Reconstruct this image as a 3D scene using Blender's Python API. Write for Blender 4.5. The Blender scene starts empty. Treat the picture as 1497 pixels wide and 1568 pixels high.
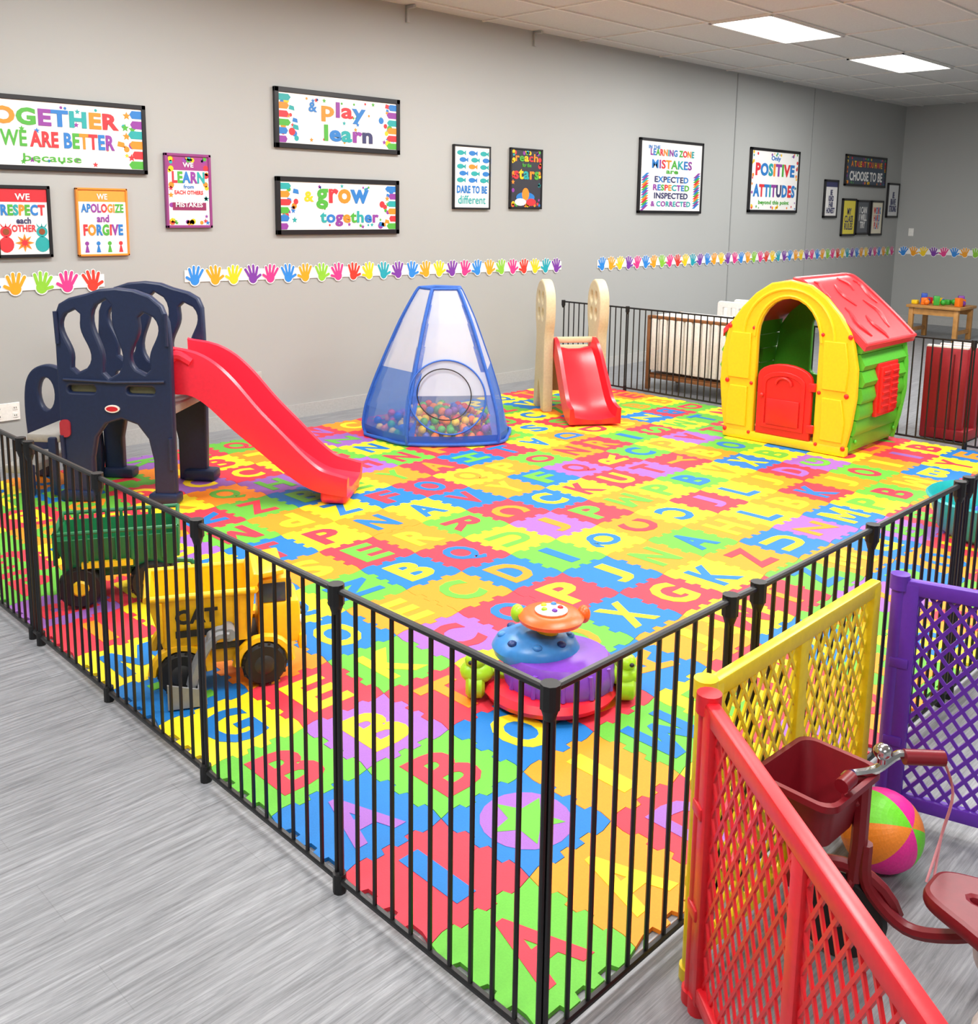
import bpy, bmesh, math, random
from mathutils import Matrix, Vector, Euler
random.seed(7)
PI=math.pi
col=bpy.context.scene.collection
# ------------------------------------------------------------------ materials
def lin(h):
    h=h.lstrip('#'); o=[]
    for i in (0,2,4):
        c=int(h[i:i+2],16)/255
        o.append(c/12.92 if c<=.04045 else ((c+.055)/1.055)**2.4)
    return o
MC={}
def M(hexc,rough=.45,name=None,metal=0,var=.06,bump=.05,scale=60,alpha=1,spec=.5):
    key=(hexc,rough,metal,alpha,name,scale)
    if key in MC: return MC[key]
    m=bpy.data.materials.new(name or ('plastic_'+hexc.lstrip('#')))
    m.use_nodes=True; nt=m.node_tree; b=nt.nodes['Principled BSDF']
    c=lin(hexc)
    tc=nt.nodes.new('ShaderNodeTexCoord'); n=nt.nodes.new('ShaderNodeTexNoise')
    n.inputs['Scale'].default_value=scale; n.inputs['Detail'].default_value=3
    nt.links.new(tc.outputs['Object'],n.inputs['Vector'])
    r=nt.nodes.new('ShaderNodeValToRGB')
    r.color_ramp.elements[0].position=.3; r.color_ramp.elements[1].position=.7
    r.color_ramp.elements[0].color=(*[x*(1-var) for x in c],1)
    r.color_ramp.elements[1].color=(*[min(1,x*(1+var)) for x in c],1)
    nt.links.new(n.outputs['Fac'],r.inputs['Fac']); nt.links.new(r.outputs['Color'],b.inputs['Base Color'])
    b.inputs['Roughness'].default_value=rough; b.inputs['Metallic'].default_value=metal
    b.inputs['Alpha'].default_value=alpha
    b.inputs['Specular IOR Level'].default_value=spec
    if bump:
        bp=nt.nodes.new('ShaderNodeBump'); bp.inputs['Strength'].default_value=bump; bp.inputs['Distance'].default_value=.003
        nt.links.new(n.outputs['Fac'],bp.inputs['Height']); nt.links.new(bp.outputs['Normal'],b.inputs['Normal'])
    MC[key]=m; return m
# ------------------------------------------------------------------ mesh builder
def catmull(p,n=6,cyc=True):
    out=[]; L=len(p)
    rng=range(L) if cyc else range(L-1)
    for i in rng:
        if cyc: a,b,c,d=p[i-1],p[i],p[(i+1)%L],p[(i+2)%L]
        else: a,b,c,d=p[max(i-1,0)],p[i],p[i+1],p[min(i+2,L-1)]
        for k in range(n):
            t=k/n
            out.append(tuple(.5*((2*b[j])+(-a[j]+c[j])*t+(2*a[j]-5*b[j]+4*c[j]-d[j])*t*t+(-a[j]+3*b[j]-3*c[j]+d[j])*t**3) for j in range(len(b))))
    if not cyc: out.append(tuple(p[-1]))
    return out
def up0(p): return [(x,max(z,0.0)) for x,z in p]
def ell(cx,cy,rx,ry,n=24,a0=0,a1=2*PI):
    full=abs(a1-a0-2*PI)<1e-6
    return [(cx+rx*math.cos(a0+(a1-a0)*i/(n if full else n-1)),cy+ry*math.sin(a0+(a1-a0)*i/(n if full else n-1))) for i in range(n)]
def rrect(x0,y0,x1,y1,r,n=5):
    o=[]
    for cx,cy,a in ((x1-r,y1-r,0),(x0+r,y1-r,PI/2),(x0+r,y0+r,PI),(x1-r,y0+r,1.5*PI)):
        o+=[(cx+r*math.cos(a+PI/2*i/n),cy+r*math.sin(a+PI/2*i/n)) for i in range(n+1)]
    return o
RX90=Matrix.Rotation(PI/2,4,'X')
TR=Matrix.Translation
class MB:
    def __init__(s): s.v=[];s.f=[];s.m=[];s.mats=[];s.M=Matrix()
    def mi(s,mat):
        if mat not in s.mats: s.mats.append(mat)
        return s.mats.index(mat)
    def add(s,vs,fs,mat,mtx=None):
        T=s.M@mtx if mtx is not None else s.M
        b=len(s.v); i=s.mi(mat)
        s.v+= [tuple(T@Vector(v)) for v in vs]
        for f in fs: s.f.append(tuple(b+k for k in f)); s.m.append(i)
    def mesh(s,me,mat,mtx=None,mats=None):
        T=s.M@mtx if mtx is not None else s.M
        b=len(s.v)
        s.v+=[tuple(T@v.co) for v in me.vertices]
        for p in me.polygons:
            s.f.append(tuple(b+k for k in p.vertices))
            s.m.append(s.mi(mats[min(p.material_index,len(mats)-1)] if mats else mat))
    def box(s,c,sz,mat,rot=(0,0,0),bev=0,seg=2,taper=1):
        T=TR(Vector(c))@Euler(rot).to_matrix().to_4x4()
        bm=bmesh.new(); bmesh.ops.create_cube(bm,size=1)
        for v in bm.verts:
            if taper!=1 and v.co.z<0: v.co.x*=taper; v.co.y*=taper
            v.co=Vector((v.co.x*sz[0],v.co.y*sz[1],v.co.z*sz[2]))
        if bev: bmesh.ops.bevel(bm,geom=bm.edges[:],offset=bev,segments=seg,profile=.5,affect='EDGES')
        bm.verts.index_update()
        s.add([v.co.copy() for v in bm.verts],[[v.index for v in f.verts] for f in bm.faces],mat,T); bm.free()
    def cyl(s,p0,p1,r,mat,r1=None,n=12,cap=True):
        p0=Vector(p0);p1=Vector(p1); d=(p1-p0); L=d.length
        q=d.to_track_quat('Z','Y').to_matrix().to_4x4(); T=TR(p0)@q
        r1=r if r1 is None else r1
        vs=[(r*math.cos(2*PI*i/n),r*math.sin(2*PI*i/n),0) for i in range(n)]+[(r1*math.cos(2*PI*i/n),r1*math.sin(2*PI*i/n),L) for i in range(n)]
        fs=[(i,(i+1)%n,n+(i+1)%n,n+i) for i in range(n)]
        if cap: fs+=[tuple(range(n-1,-1,-1)),tuple(range(n,2*n))]
        s.add(vs,fs,mat,T)
    def lathe(s,prof,mat,c=(0,0,0),n=24,axis=None,sx=1,sy=1):
        T=TR(Vector(c))
        if axis is not None: T=T@Vector(axis).to_track_quat('Z','Y').to_matrix().to_4x4()
        vs=[];fs=[]
        for r,z in prof:
            vs+=[(sx*r*math.cos(2*PI*i/n),sy*r*math.sin(2*PI*i/n),z) for i in range(n)]
        for k in range(len(prof)-1):
            fs+=[(k*n+i,k*n+(i+1)%n,(k+1)*n+(i+1)%n,(k+1)*n+i) for i in range(n)]
        if prof[0][0]>1e-5: fs.append(tuple(range(n-1,-1,-1)))
        if prof[-1][0]>1e-5: fs.append(tuple((len(prof)-1)*n+i for i in range(n)))
        s.add(vs,fs,mat,T)
    def sph(s,c,r,mat,n=16,k=10,rot=(0,0,0)):
        if not hasattr(r,'__len__'): r=(r,r,r)
        T=TR(Vector(c))@Euler(rot).to_matrix().to_4x4()
        vs=[(0,0,-r[2])];fs=[]
        for j in range(1,k):
            a=-PI/2+PI*j/k
            vs+=[(r[0]*math.cos(a)*math.cos(2*PI*i/n),r[1]*math.cos(a)*math.sin(2*PI*i/n),r[2]*math.sin(a)) for i in range(n)]
        vs.append((0,0,r[2])); t=len(vs)-1
        fs+=[(0,1+(i+1)%n,1+i) for i in range(n)]
        for j in range(k-2): fs+=[(1+j*n+i,1+j*n+(i+1)%n,1+(j+1)*n+(i+1)%n,1+(j+1)*n+i) for i in range(n)]
        b=1+(k-2)*n
        fs+=[(b+i,b+(i+1)%n,t) for i in range(n)]
        s.add(vs,fs,mat,T)
    def tube(s,pts,r,mat,cyc=False,n=8):
        pts=[Vector(p) for p in pts]; L=len(pts); vs=[];fs=[]; up=None
        for i,p in enumerate(pts):
            a=pts[i-1] if (i>0 or cyc) else p; b=pts[(i+1)%L] if (i<L-1 or cyc) else p
            t=(b-a).normalized()
            if up is None:
                up=Vector((0,0,1)) if abs(t.z)<.9 else Vector((1,0,0))
            up=(up-t*up.dot(t)).normalized(); sd=t.cross(up)
            rr=r(i/(L-1)) if callable(r) else r
            vs+=[p+up*rr*math.cos(2*PI*k/n)+sd*rr*math.sin(2*PI*k/n) for k in range(n)]
        for i in range(L if cyc else L-1):
            j=(i+1)%L
            fs+=[(i*n+k,i*n+(k+1)%n,j*n+(k+1)%n,j*n+k) for k in range(n)]
        if not cyc: fs+=[tuple(range(n-1,-1,-1)),tuple((L-1)*n+k for k in range(n))]
        s.add(vs,fs,mat)
    def shape(s,outer,holes,th,mat,mtx,bev=0):
        cu=bpy.data.curves.new('tmp','CURVE'); cu.dimensions='2D'; cu.fill_mode='BOTH'
        cu.extrude=max(th/2-bev,.0001); cu.bevel_depth=bev; cu.bevel_resolution=1; cu.offset=-bev
        for pl in [outer]+list(holes):
            sp=cu.splines.new('POLY'); sp.points.add(len(pl)-1)
            for i,p in enumerate(pl): sp.points[i].co=(p[0],p[1],0,1)
            sp.use_cyclic_u=True
        ob=bpy.data.objects.new('tmp',cu); col.objects.link(ob)
        dg=bpy.context.evaluated_depsgraph_get(); dg.update()
        me=bpy.data.meshes.new_from_object(ob.evaluated_get(dg))
        s.mesh(me,mat,mtx); bpy.data.objects.remove(ob); bpy.data.curves.remove(cu); bpy.data.meshes.remove(me)
    def sweep(s,path,sec,mat):
        vs=[];fs=[];L=len(path);n=0
        for i,(x,z) in enumerate(path):
            a=path[max(i-1,0)];b=path[min(i+1,L-1)]
            t=Vector((b[0]-a[0],b[1]-a[1])).normalized(); nx,nz=-t.y,t.x
            se=sec(i/(L-1)) if callable(sec) else sec
            n=len(se)
            vs+=[(x+nx*h,y,z+nz*h) for y,h in se]
        for i in range(L-1): fs+=[(i*n+k,i*n+(k+1)%n,(i+1)*n+(k+1)%n,(i+1)*n+k) for k in range(n)]
        fs+=[tuple(range(n-1,-1,-1)),tuple((L-1)*n+k for k in range(n))]
        s.add(vs,fs,mat)
    def ng(s,pts,z,mat): s.add([(p[0],p[1],z) for p in pts],[tuple(range(len(pts)))],mat)
    def text(s,body,cx,cy,w,h,mats,z=0,th=.0008,bold=.02,rot=0):
        me,bb=textmesh(body,bold,th,len(mats))
        if me is None: return
        x0,y0,x1,y1=bb
        T=TR(Vector((cx,cy,z)))@Matrix.Rotation(rot,4,'Z')@Matrix.Diagonal((w/max(x1-x0,.01),h/max(y1-y0,.01),1,1))@TR(Vector((-(x0+x1)/2,-(y0+y1)/2,0)))
        s.mesh(me,None,T,mats)
    def build(s,name,ang=35,mods=None):
        me=bpy.data.meshes.new(name); me.from_pydata(s.v,[],s.f)
        for m in s.mats: me.materials.append(m)
        me.polygons.foreach_set('material_index',s.m)
        me.polygons.foreach_set('use_smooth',[True]*len(s.f))
        me.update()
        try: me.set_sharp_from_angle(angle=math.radians(ang))
        except Exception: pass
        o=bpy.data.objects.new(name,me); col.objects.link(o)
        return o
TC={}
def textmesh(body,bold,th,nm):
    k=(body,bold,th,nm)
    if k in TC: return TC[k]
    cu=bpy.data.curves.new('tmpt','FONT'); cu.body=body; cu.size=1; cu.offset=bold; cu.extrude=th; cu.resolution_u=3
    cu.align_x='CENTER'; cu.space_line=.8; cu.space_character=1.0+bold*1.5
    if nm>1:
        for i in range(nm): cu.materials.append(bpy.data.materials[0])
        j=0
        for i,ch in enumerate(body):
            cu.body_format[i].material_index=j%nm
            if ch not in ' \n': j+=1
    ob=bpy.data.objects.new('tmpt',cu); col.objects.link(ob)
    dg=bpy.context.evaluated_depsgraph_get(); dg.update()
    me=bpy.data.meshes.new_from_object(ob.evaluated_get(dg))
    bpy.data.objects.remove(ob)
    if len(me.vertices)==0: TC[k]=(None,None); return TC[k]
    xs=[v.co.x for v in me.vertices]; ys=[v.co.y for v in me.vertices]
    TC[k]=(me,(min(xs),min(ys),max(xs),max(ys))); return TC[k]
def frame(origin,ang): return TR(Vector(origin))@Matrix.Rotation(math.radians(ang),4,'Z')

RED='#e63648';ORG='#fb8f1c';YEL='#fbdc22';GRN='#62b53a';BLU='#1272bc';PUR='#9660b4'
# ------------------------------------------------------------------ room
W=6.56; XR=15.67; CH=3.35; XL=-2.5; YF=-4.0
def wallmat():
    m=bpy.data.materials.new('painted_grey_wall'); m.use_nodes=True; nt=m.node_tree; b=nt.nodes['Principled BSDF']
    tc=nt.nodes.new('ShaderNodeTexCoord'); n=nt.nodes.new('ShaderNodeTexNoise'); n.inputs['Scale'].default_value=.6; n.inputs['Detail'].default_value=4
    nt.links.new(tc.outputs['Object'],n.inputs['Vector'])
    r=nt.nodes.new('ShaderNodeValToRGB'); a=lin('#a4a6a4'); c=lin('#acaeac')
    r.color_ramp.elements[0].color=(*a,1); r.color_ramp.elements[1].color=(*c,1)
    nt.links.new(n.outputs['Fac'],r.inputs['Fac']); nt.links.new(r.outputs['Color'],b.inputs['Base Color'])
    n2=nt.nodes.new('ShaderNodeTexNoise'); n2.inputs['Scale'].default_value=180
    nt.links.new(tc.outputs['Object'],n2.inputs['Vector'])
    bp=nt.nodes.new('ShaderNodeBump'); bp.inputs['Strength'].default_value=.08; bp.inputs['Distance'].default_value=.002
    nt.links.new(n2.outputs['Fac'],bp.inputs['Height']); nt.links.new(bp.outputs['Normal'],b.inputs['Normal'])
    b.inputs['Roughness'].default_value=.55
    return m
WM=wallmat()
def slab(name,x0,x1,y0,y1,z0,z1,mat):
    b=MB(); b.box(((x0+x1)/2,(y0+y1)/2,(z0+z1)/2),(x1-x0,y1-y0,z1-z0),mat); return b.build(name)
slab('wall_back',XL,XR,W,W+.12,0,CH,WM)
slab('wall_right',XR,XR+.12,YF,W+.12,0,CH,WM)
slab('wall_left',XL-.12,XL,YF,W+.12,0,CH,WM)
slab('wall_front',XL-.12,XR+.12,YF-.12,YF,0,CH,WM)
def floormat():
    m=bpy.data.materials.new('grey_vinyl_plank'); m.use_nodes=True; nt=m.node_tree; b=nt.nodes['Principled BSDF']
    tc=nt.nodes.new('ShaderNodeTexCoord')
    mp=nt.nodes.new('ShaderNodeMapping'); mp.inputs['Scale'].default_value=(2.2,48,1)
    nt.links.new(tc.outputs['Object'],mp.inputs['Vector'])
    n=nt.nodes.new('ShaderNodeTexNoise'); n.inputs['Scale'].default_value=1.8; n.inputs['Detail'].default_value=9; n.inputs['Roughness'].default_value=.75; n.inputs['Distortion'].default_value=.5
    nt.links.new(mp.outputs['Vector'],n.inputs['Vector'])
    r=nt.nodes.new('ShaderNodeValToRGB')
    e=r.color_ramp.elements; e[0].position=.32; e[0].color=(*lin('#606266'),1); e[1].position=.7; e[1].color=(*lin('#a3a5a9'),1)
    x=r.color_ramp.elements.new(.5); x.color=(*lin('#828488'),1)
    nt.links.new(n.outputs['Fac'],r.inputs['Fac'])
    br=nt.nodes.new('ShaderNodeTexBrick'); br.offset=.37; br.inputs['Scale'].default_value=1; br.inputs['Brick Width'].default_value=1.22; br.inputs['Row Height'].default_value=.18
    br.inputs['Mortar Size'].default_value=.001; br.inputs['Color1'].default_value=(.95,.95,.95,1); br.inputs['Color2'].default_value=(1.0,1.0,1.0,1); br.inputs['Mortar'].default_value=(.8,.8,.8,1)
    nt.links.new(tc.outputs['Object'],br.inputs['Vector'])
    mx=nt.nodes.new('ShaderNodeMix'); mx.data_type='RGBA'; mx.blend_type='MULTIPLY'; mx.inputs[0].default_value=1
    nt.links.new(r.outputs['Color'],mx.inputs[6]); nt.links.new(br.outputs['Color'],mx.inputs[7])
    nt.links.new(mx.outputs[2],b.inputs['Base Color'])
    bp=nt.nodes.new('ShaderNodeBump'); bp.inputs['Strength'].default_value=.25; bp.inputs['Distance'].default_value=.002
    nt.links.new(n.outputs['Fac'],bp.inputs['Height']); nt.links.new(bp.outputs['Normal'],b.inputs['Normal'])
    b.inputs['Roughness'].default_value=.38
    return m
slab('floor',XL-.12,XR+.12,YF-.12,W+.12,-.1,0,floormat())
cm=M('#cbcbc8',.9,'acoustic_ceiling_tile',var=.05,bump=.4,scale=90)
slab('ceiling',XL-.12,XR+.12,YF-.12,W+.12,CH,CH+.1,cm)
# ceiling grid
gm=M('#dcdbd6',.5,'ceiling_grid_white')
b=MB(); GX,GY=1.35,.62; x=7.76-GX*8
while x<XR:
    if x>XL: b.box((x,(W+YF)/2,CH-.006),(.024,W-YF-.02,.012),gm)
    x+=GX
y=4.45-GY*14
while y<W:
    if y>YF: b.box(((XL+XR)/2,y,CH-.0065),(XR-XL-.02,.024,.012),gm)
    y+=GY
b.build('trim_ceiling_grid')
bm_=M('#b0b0ad',.5,'baseboard_paint')
slab('baseboard_back',XL,XR-.015,W-.012,W-.001,0,.11,bm_)
slab('baseboard_right',XR-.012,XR-.001,YF,W-.02,0,.11,bm_)
sm=M('#8e908f',.5,'seam_strip')
for i,(x,w_) in enumerate(((10.73,.016),(12.70,.03))):
    b=MB(); b.box((x,W-.003,CH/2+.05),(w_,.006,CH-.12),sm if i==0 else WM); 
    if i: b.box((x-.02,W-.003,CH/2+.05),(.012,.005,CH-.12),sm)
    b.build('trim_seam')
# light panels
em=bpy.data.materials.new('light_diffuser'); em.use_nodes=True
bs=em.node_tree.nodes['Principled BSDF']; bs.inputs['Emission Color'].default_value=(1,.99,.97,1); bs.inputs['Emission Strength'].default_value=6; bs.inputs['Base Color'].default_value=(1,1,1,1)
LP=71
for lx,ly in [(7.76,4.45),(10.46,4.45),(5.06,4.45),(2.36,4.45),(-.34,4.45),(7.76,1.35),(10.46,1.35),(5.06,1.35),(2.36,1.35),(-.34,1.35),(5.06,-1.75),(-.34,-1.75)]:
    b=MB(); cx,cy=lx+GX/2,ly+GY/2
    b.box((cx,cy,CH-.012),(GX-.03,GY-.03,.012),em)
    wf=gm
    for sx in (-1,1): b.box((cx+sx*(GX/2-.012),cy,CH-.014),(.024,GY,.022),wf)
    for sy in (-1,1): b.box((cx,cy+sy*(GY/2-.012),CH-.014),(GX,.024,.022),wf)
    o=b.build('ceiling_light_panel')
    ld=bpy.data.lights.new('troffer_lamp','AREA'); ld.shape='RECTANGLE'; ld.size=GX-.05; ld.size_y=GY-.05; ld.energy=LP; ld.color=(1,.985,.965)
    lo=bpy.data.objects.new('troffer_lamp',ld); col.objects.link(lo); lo.location=(cx,cy,CH-.03); lo.parent=o
wd=bpy.data.worlds.new('world'); bpy.context.scene.world=wd; wd.use_nodes=True
wd.node_tree.nodes['Background'].inputs[0].default_value=(.9,.93,1,1); wd.node_tree.nodes['Background'].inputs[1].default_value=.3
# ------------------------------------------------------------------ foam mat
TS=.333; X0=1.335; Y0=1.165; NX,NY=18,15; TH=.012; TZ=.0145
cols={'r':RED,'o':ORG,'y':YEL,'g':GRN,'b':BLU,'p':PUR}
fm={k:M(v,.6,'foam_'+k,var=.05,bump=.15,scale=220,spec=.35) for k,v in cols.items()}
def edge():
    pts=[(0,0)]; a=.0115; n=8
    for k in range(1,n-1):
        s=a if k%2 else -a
        pts+=[((k+.04)/n,s),((k+.96)/n,s)] if k%3 else [((k+.16)/n,s),((k+.84)/n,s)]
    return pts
E=edge()
Er=[(1-a,b_) for a,b_ in reversed(E[1:]+[(1,0)])]
poly=[(t*TS,e) for t,e in E]+[(TS+e,t*TS) for t,e in E]+[((1-t)*TS,TS+e2) for t,e2 in Er]+[(e2,(1-t)*TS) for t,e2 in Er]
c0=TS/2
poly=[(c0+(x-c0)*.994,c0+(y-c0)*.994) for x,y in poly]
fixed={(0,0):('g','r','A'),(1,0):('o','y','A'),(2,0):('r','p','D'),(0,1):('r','b','I'),(1,1):('b','p','STAR'),(2,1):('o','y','I'),(0,2):('b','p','A'),(1,2):('g','r','B'),(2,2):('b','y','O'),(3,2):('r','o','S'),
(1,3):('p','y','B'),(0,3):('g','r','B'),(2,3):('r','o','T'),(0,4):('y','b','G'),(1,4):('r','y','E'),(2,4):('g','y','K'),(0,5):('b','g','Z'),(1,5):('o','b','D'),(3,5):('o','y','E'),(2,5):('b','y','O'),(3,4):('p','r','C'),(5,4):('r','y','P'),(6,4):('b','y','J'),(4,4):('r','b','Q'),
(5,8):('o','b','N'),(5,9):('y','b','Z'),(4,5):('o','g','C'),(5,5):('b','o','D'),(6,5):('g','b','I'),(5,3):('b','y','X')}
grid={}
LET='ABCDEFGHIJKLNOPQRSTUVXYZABCDEPOWM'
pair={'r':'yyogpb','o':'yybgr','y':'rrobbg','g':'rryob','b':'yyogr','p':'yrog'}
mt=MB()
# hand-drawn M and W outlines (unit box) so the thick strokes stay clean
Mo=[(0,0),(0,1),(.26,1),(.5,.52),(.74,1),(1,1),(1,0),(.77,0),(.77,.62),(.56,.2),(.44,.2),(.23,.62),(.23,0)]
for j in range(NY):
    for i in range(NX):
        fx_=(i,j) in fixed
        if fx_: t,l,ch=fixed[(i,j)]
        else:
            ban={grid.get((i-1,j)),grid.get((i,j-1))}
            t=random.choice([c for c in 'rrroooyyyggbbp' if c not in ban])
            l=random.choice(pair[t]); ch=random.choice(LET)
        grid[(i,j)]=t
        ox,oy=X0+i*TS,Y0+j*TS
        n=len(poly)
        mt.add([(x+ox,y+oy,TH) for x,y in poly]+[(x+ox,y+oy,.001) for x,y in poly],[tuple(range(n))]+[(k,n+k,n+(k+1)%n,(k+1)%n) for k in range(n)],fm[t])
        cx,cy=ox+TS/2,oy+TS/2
        if ch=='STAR':
            mt.ng(ell(cx,cy,.13,.13,20),TH+.0008,fm['p'])
            mt.ng([(cx+(.11 if k%2==0 else .05)*math.cos(k*PI/5+.4),cy+(.11 if k%2==0 else .05)*math.sin(k*PI/5+.4)) for k in range(10)],TH+.0014,fm['g'])
            continue
        if ch in 'MW':
            s_=1 if ch=='M' else -1
            mt.ng([(cx+s_*(x-.5)*.21,cy+s_*(y-.5)*.222) for x,y in Mo],TH+.0013,fm[l]); continue
        wd_={'I':.065,'J':.12,'L':.14}.get(ch,.172)
        rot=0 if (fx_ or random.random()<.75) else random.choice([PI/2,-PI/2,PI])
        mt.text(ch,cx,cy,wd_,.222,[fm[l]],z=TH+.0006,th=.0008,bold=.036,rot=rot)
mt.build('alphabet_foam_mat',20)
# ------------------------------------------------------------------ black metal fence
BK=M('#141416',.35,'black_powder_coat',var=.1)
BKP=M('#0d0d0f',.5,'black_hinge_plastic')
FH=.80
def fence(name,pts):
    b=MB()
    for k in range(len(pts)-1):
        p=Vector((*pts[k],0)); q=Vector((*pts[k+1],0)); d=(q-p); d.normalize(); a=math.atan2(d.y,d.x)
        p2=p+d*.009; q2=q-d*.009; c=(p2+q2)/2; l=(q2-p2).length
        for z,h in ((FH-.008,.015),(.035,.015)): b.box((c.x,c.y,z),(l,.017,h),BK,rot=(0,0,a),bev=.004,seg=1)
        for e in (p2,q2): b.cyl((e.x,e.y,.03),(e.x,e.y,FH-.01),.0065,BK,n=8)
        nb=max(2,round(l/.066))
        for i in range(1,nb):
            x=p2+(q2-p2)*i/nb; b.cyl((x.x,x.y,.035),(x.x,x.y,FH-.01),.0058,BK,n=6,cap=False)
    for k,pt in enumerate(pts):
        x,y=pt
        b.cyl((x,y,FH-.045),(x,y,FH+.006),.020,BKP,n=10); b.cyl((x,y,FH-.068),(x,y,FH-.045),.011,BKP,r1=.018,n=10)
        b.cyl((x,y,.0),(x,y,.052),.017,BKP,n=10)
    return b.build(name)
FX=1.30; FY=1.125; FB=7.36
fence('black_metal_play_fence',[(FX,6.44),(FX,5.72),(FX,5.06),(FX,4.40),(FX,3.80),(FX,3.72),(FX,3.12),(FX,2.46),(FX,1.80),(FX,FY),(1.93,FY),(2.05,FY-.003),(2.69,FY),(3.36,FY),(3.44,FY),(4.1,FY),(4.75,FY),(5.4,FY),(6.05,FY),(6.7,FY),(FB,FY),(FB,1.8),(FB,2.46),(FB,3.1),(FB,3.75),(FB,4.4),(FB,5.54),(FB,6.33)])
# ------------------------------------------------------------------ navy climber with slide
NAVY=M('#1d2a4a',.4,'navy_plastic',var=.08)
SRED=M('#ea2c44',.3,'slide_red_plastic',var=.04)
GREY=M('#a3a19c',.5,'grey_plastic')
b=MB(); b.M=frame((2.545,5.02,TZ),-49.5)
def wavy(cx,z0,z1,w,ph=1):
    n=14; L=[];Rr=[]
    for i in range(n+1):
        t=i/n; z=z0+(z1-z0)*t; off=.028*ph*math.sin(t*2*PI); hw=w/2*min(1,math.sqrt(max(0,1-(2*t-1)**6)))+.001
        L.append((cx+off-hw,z)); Rr.append((cx+off+hw,z))
    return L+Rr[::-1]
def cpanel(y,mirror=False):
    out=[(-.65,0),(-.655,.2),(-.66,.5),(-.66,.9),(-.655,1.06),(-.63,1.12),(-.57,1.155),(-.47,1.18),(-.40,1.205),(-.30,1.215),(-.2,1.205),(-.11,1.175),(-.045,1.12),(-.01,1.03),(0,.9),(0,.5),(0,.2),(0,0),(-.125,0),(-.125,.25),(-.15,.37),(-.21,.45),(-.30,.48),(-.39,.45),(-.45,.37),(-.475,.25),(-.475,0)]
    holes=[wavy(-.54,.74,1.09,.105),wavy(-.36,.71,1.15,.11),wavy(-.15,.74,1.08,.105,-1)]
    holes+=[rrect(-.6,.625,-.44,.665,.018),rrect(-.26,.625,-.1,.665,.018)]
    if mirror:
        out=[(-.66-x,z) for x,z in out][::-1]; holes=[[(-.66-x,z) for x,z in h] for h in holes]
    b.shape(out,holes,.05,NAVY,TR(Vector((0,y,0)))@RX90,bev=.012)
cpanel(0); cpanel(.5,True)
b.box((-.07,0,.03),(.17,.10,.06),NAVY,bev=.015); b.box((-.57,0,.03),(.2,.10,.06),NAVY,bev=.015)
b.box((-.05,.5,.035),(.2,.12,.07),NAVY,bev=.02); b.box((-.57,.5,.03),(.2,.10,.06),NAVY,bev=.015)
b.box((-.33,.25,.53),(.64,.46,.05),GREY,bev=.01)
for q in range(4): b.box((-.55+.15*q,.25,.50),(.02,.44,.03),GREY)
for sx in (-.52,-.18): b.box((sx,.035,.645),(.18,.02,.07),M('#8f8a66',.6,'olive_insert'))
for z in (.2,.9): b.tube([(-.64,-.03,z),(-.645,-.034,z+.18)],.012,NAVY); b.tube([(-.02,-.03,z),(-.02,-.034,z+.18)],.012,NAVY)
b.tube([(-.62,-.03,.70),(-.33,-.032,.69),(-.04,-.03,.70)],.008,NAVY)
b.shape(ell(-.345,.54,.042,.022,20),[],.01,M('#f3efe6',.4),TR(Vector((0,-.031,0)))@RX90)
b.shape(ell(-.345,.54,.034,.014,20),[],.012,M('#c8202c',.4),TR(Vector((0,-.032,0)))@RX90)
b.shape(rrect(-.655,.37,-.595,.47,.025),[],.012,M('#a8303c',.4),TR(Vector((0,-.03,0)))@RX90)
lo_=up0(catmull([(-1.08,0),(-1.12,.3),(-1.12,.53),(-1.08,.65),(-.99,.70),(-.89,.68),(-.80,.6),(-.70,.5),(-.655,.3),(-.66,0),(-.74,0),(-.78,.3),(-.9,.34),(-.98,.25),(-.99,0)],5))
b.shape(lo_,[ell(-.98,.52,.05,.10,20)],.05,NAVY,TR(Vector((0,.45,0)))@RX90,bev=.01)
b.box((-.96,.24,.15),(.18,.40,.05),GREY,bev=.012); b.box((-.80,.24,.34),(.20,.40,.05),GREY,bev=.012)
b.box((-.89,.04,.09),(.05,.04,.18),NAVY,bev=.01); b.box((-.74,.04,.18),(.05,.04,.34),NAVY,bev=.01)
path=catmull([(-.06,.64),(.06,.64),(.17,.585),(.33,.44),(.48,.32),(.64,.19),(.77,.115),(.90,.09),(.96,.085)],5,cyc=False)
def ssec(t):
    rh=.17*(1-t)**1.5+.075; w=.185+.015*t
    return [(-w,-.03),(-w-.012,rh*.6),(-w-.005,rh),(-w+.02,rh+.008),(-w+.035,rh),(-w+.05,.02),(-.08,0),(.08,0),(w-.05,.02),(w-.035,rh),(w-.02,rh+.008),(w+.005,rh),(w+.012,rh*.6),(w,-.03)]
b.M=b.M@TR(Vector((0,.25,0)))
b.sweep(path,ssec,SRED)
b.box((.875,0,.045),(.16,.36,.088),SRED,bev=.03,seg=3)
b.box((-.06,0,.72),(.05,.46,.05),SRED,bev=.02)
for sy in (-1,1): b.tube(catmull([(-.06,sy*.2,.62),(-.05,sy*.21,.78),(.0,sy*.2,.84),(.08,sy*.19,.80)],4,cyc=False),.028,SRED)
b.build('toddler_climber_with_slide',40)
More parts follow.
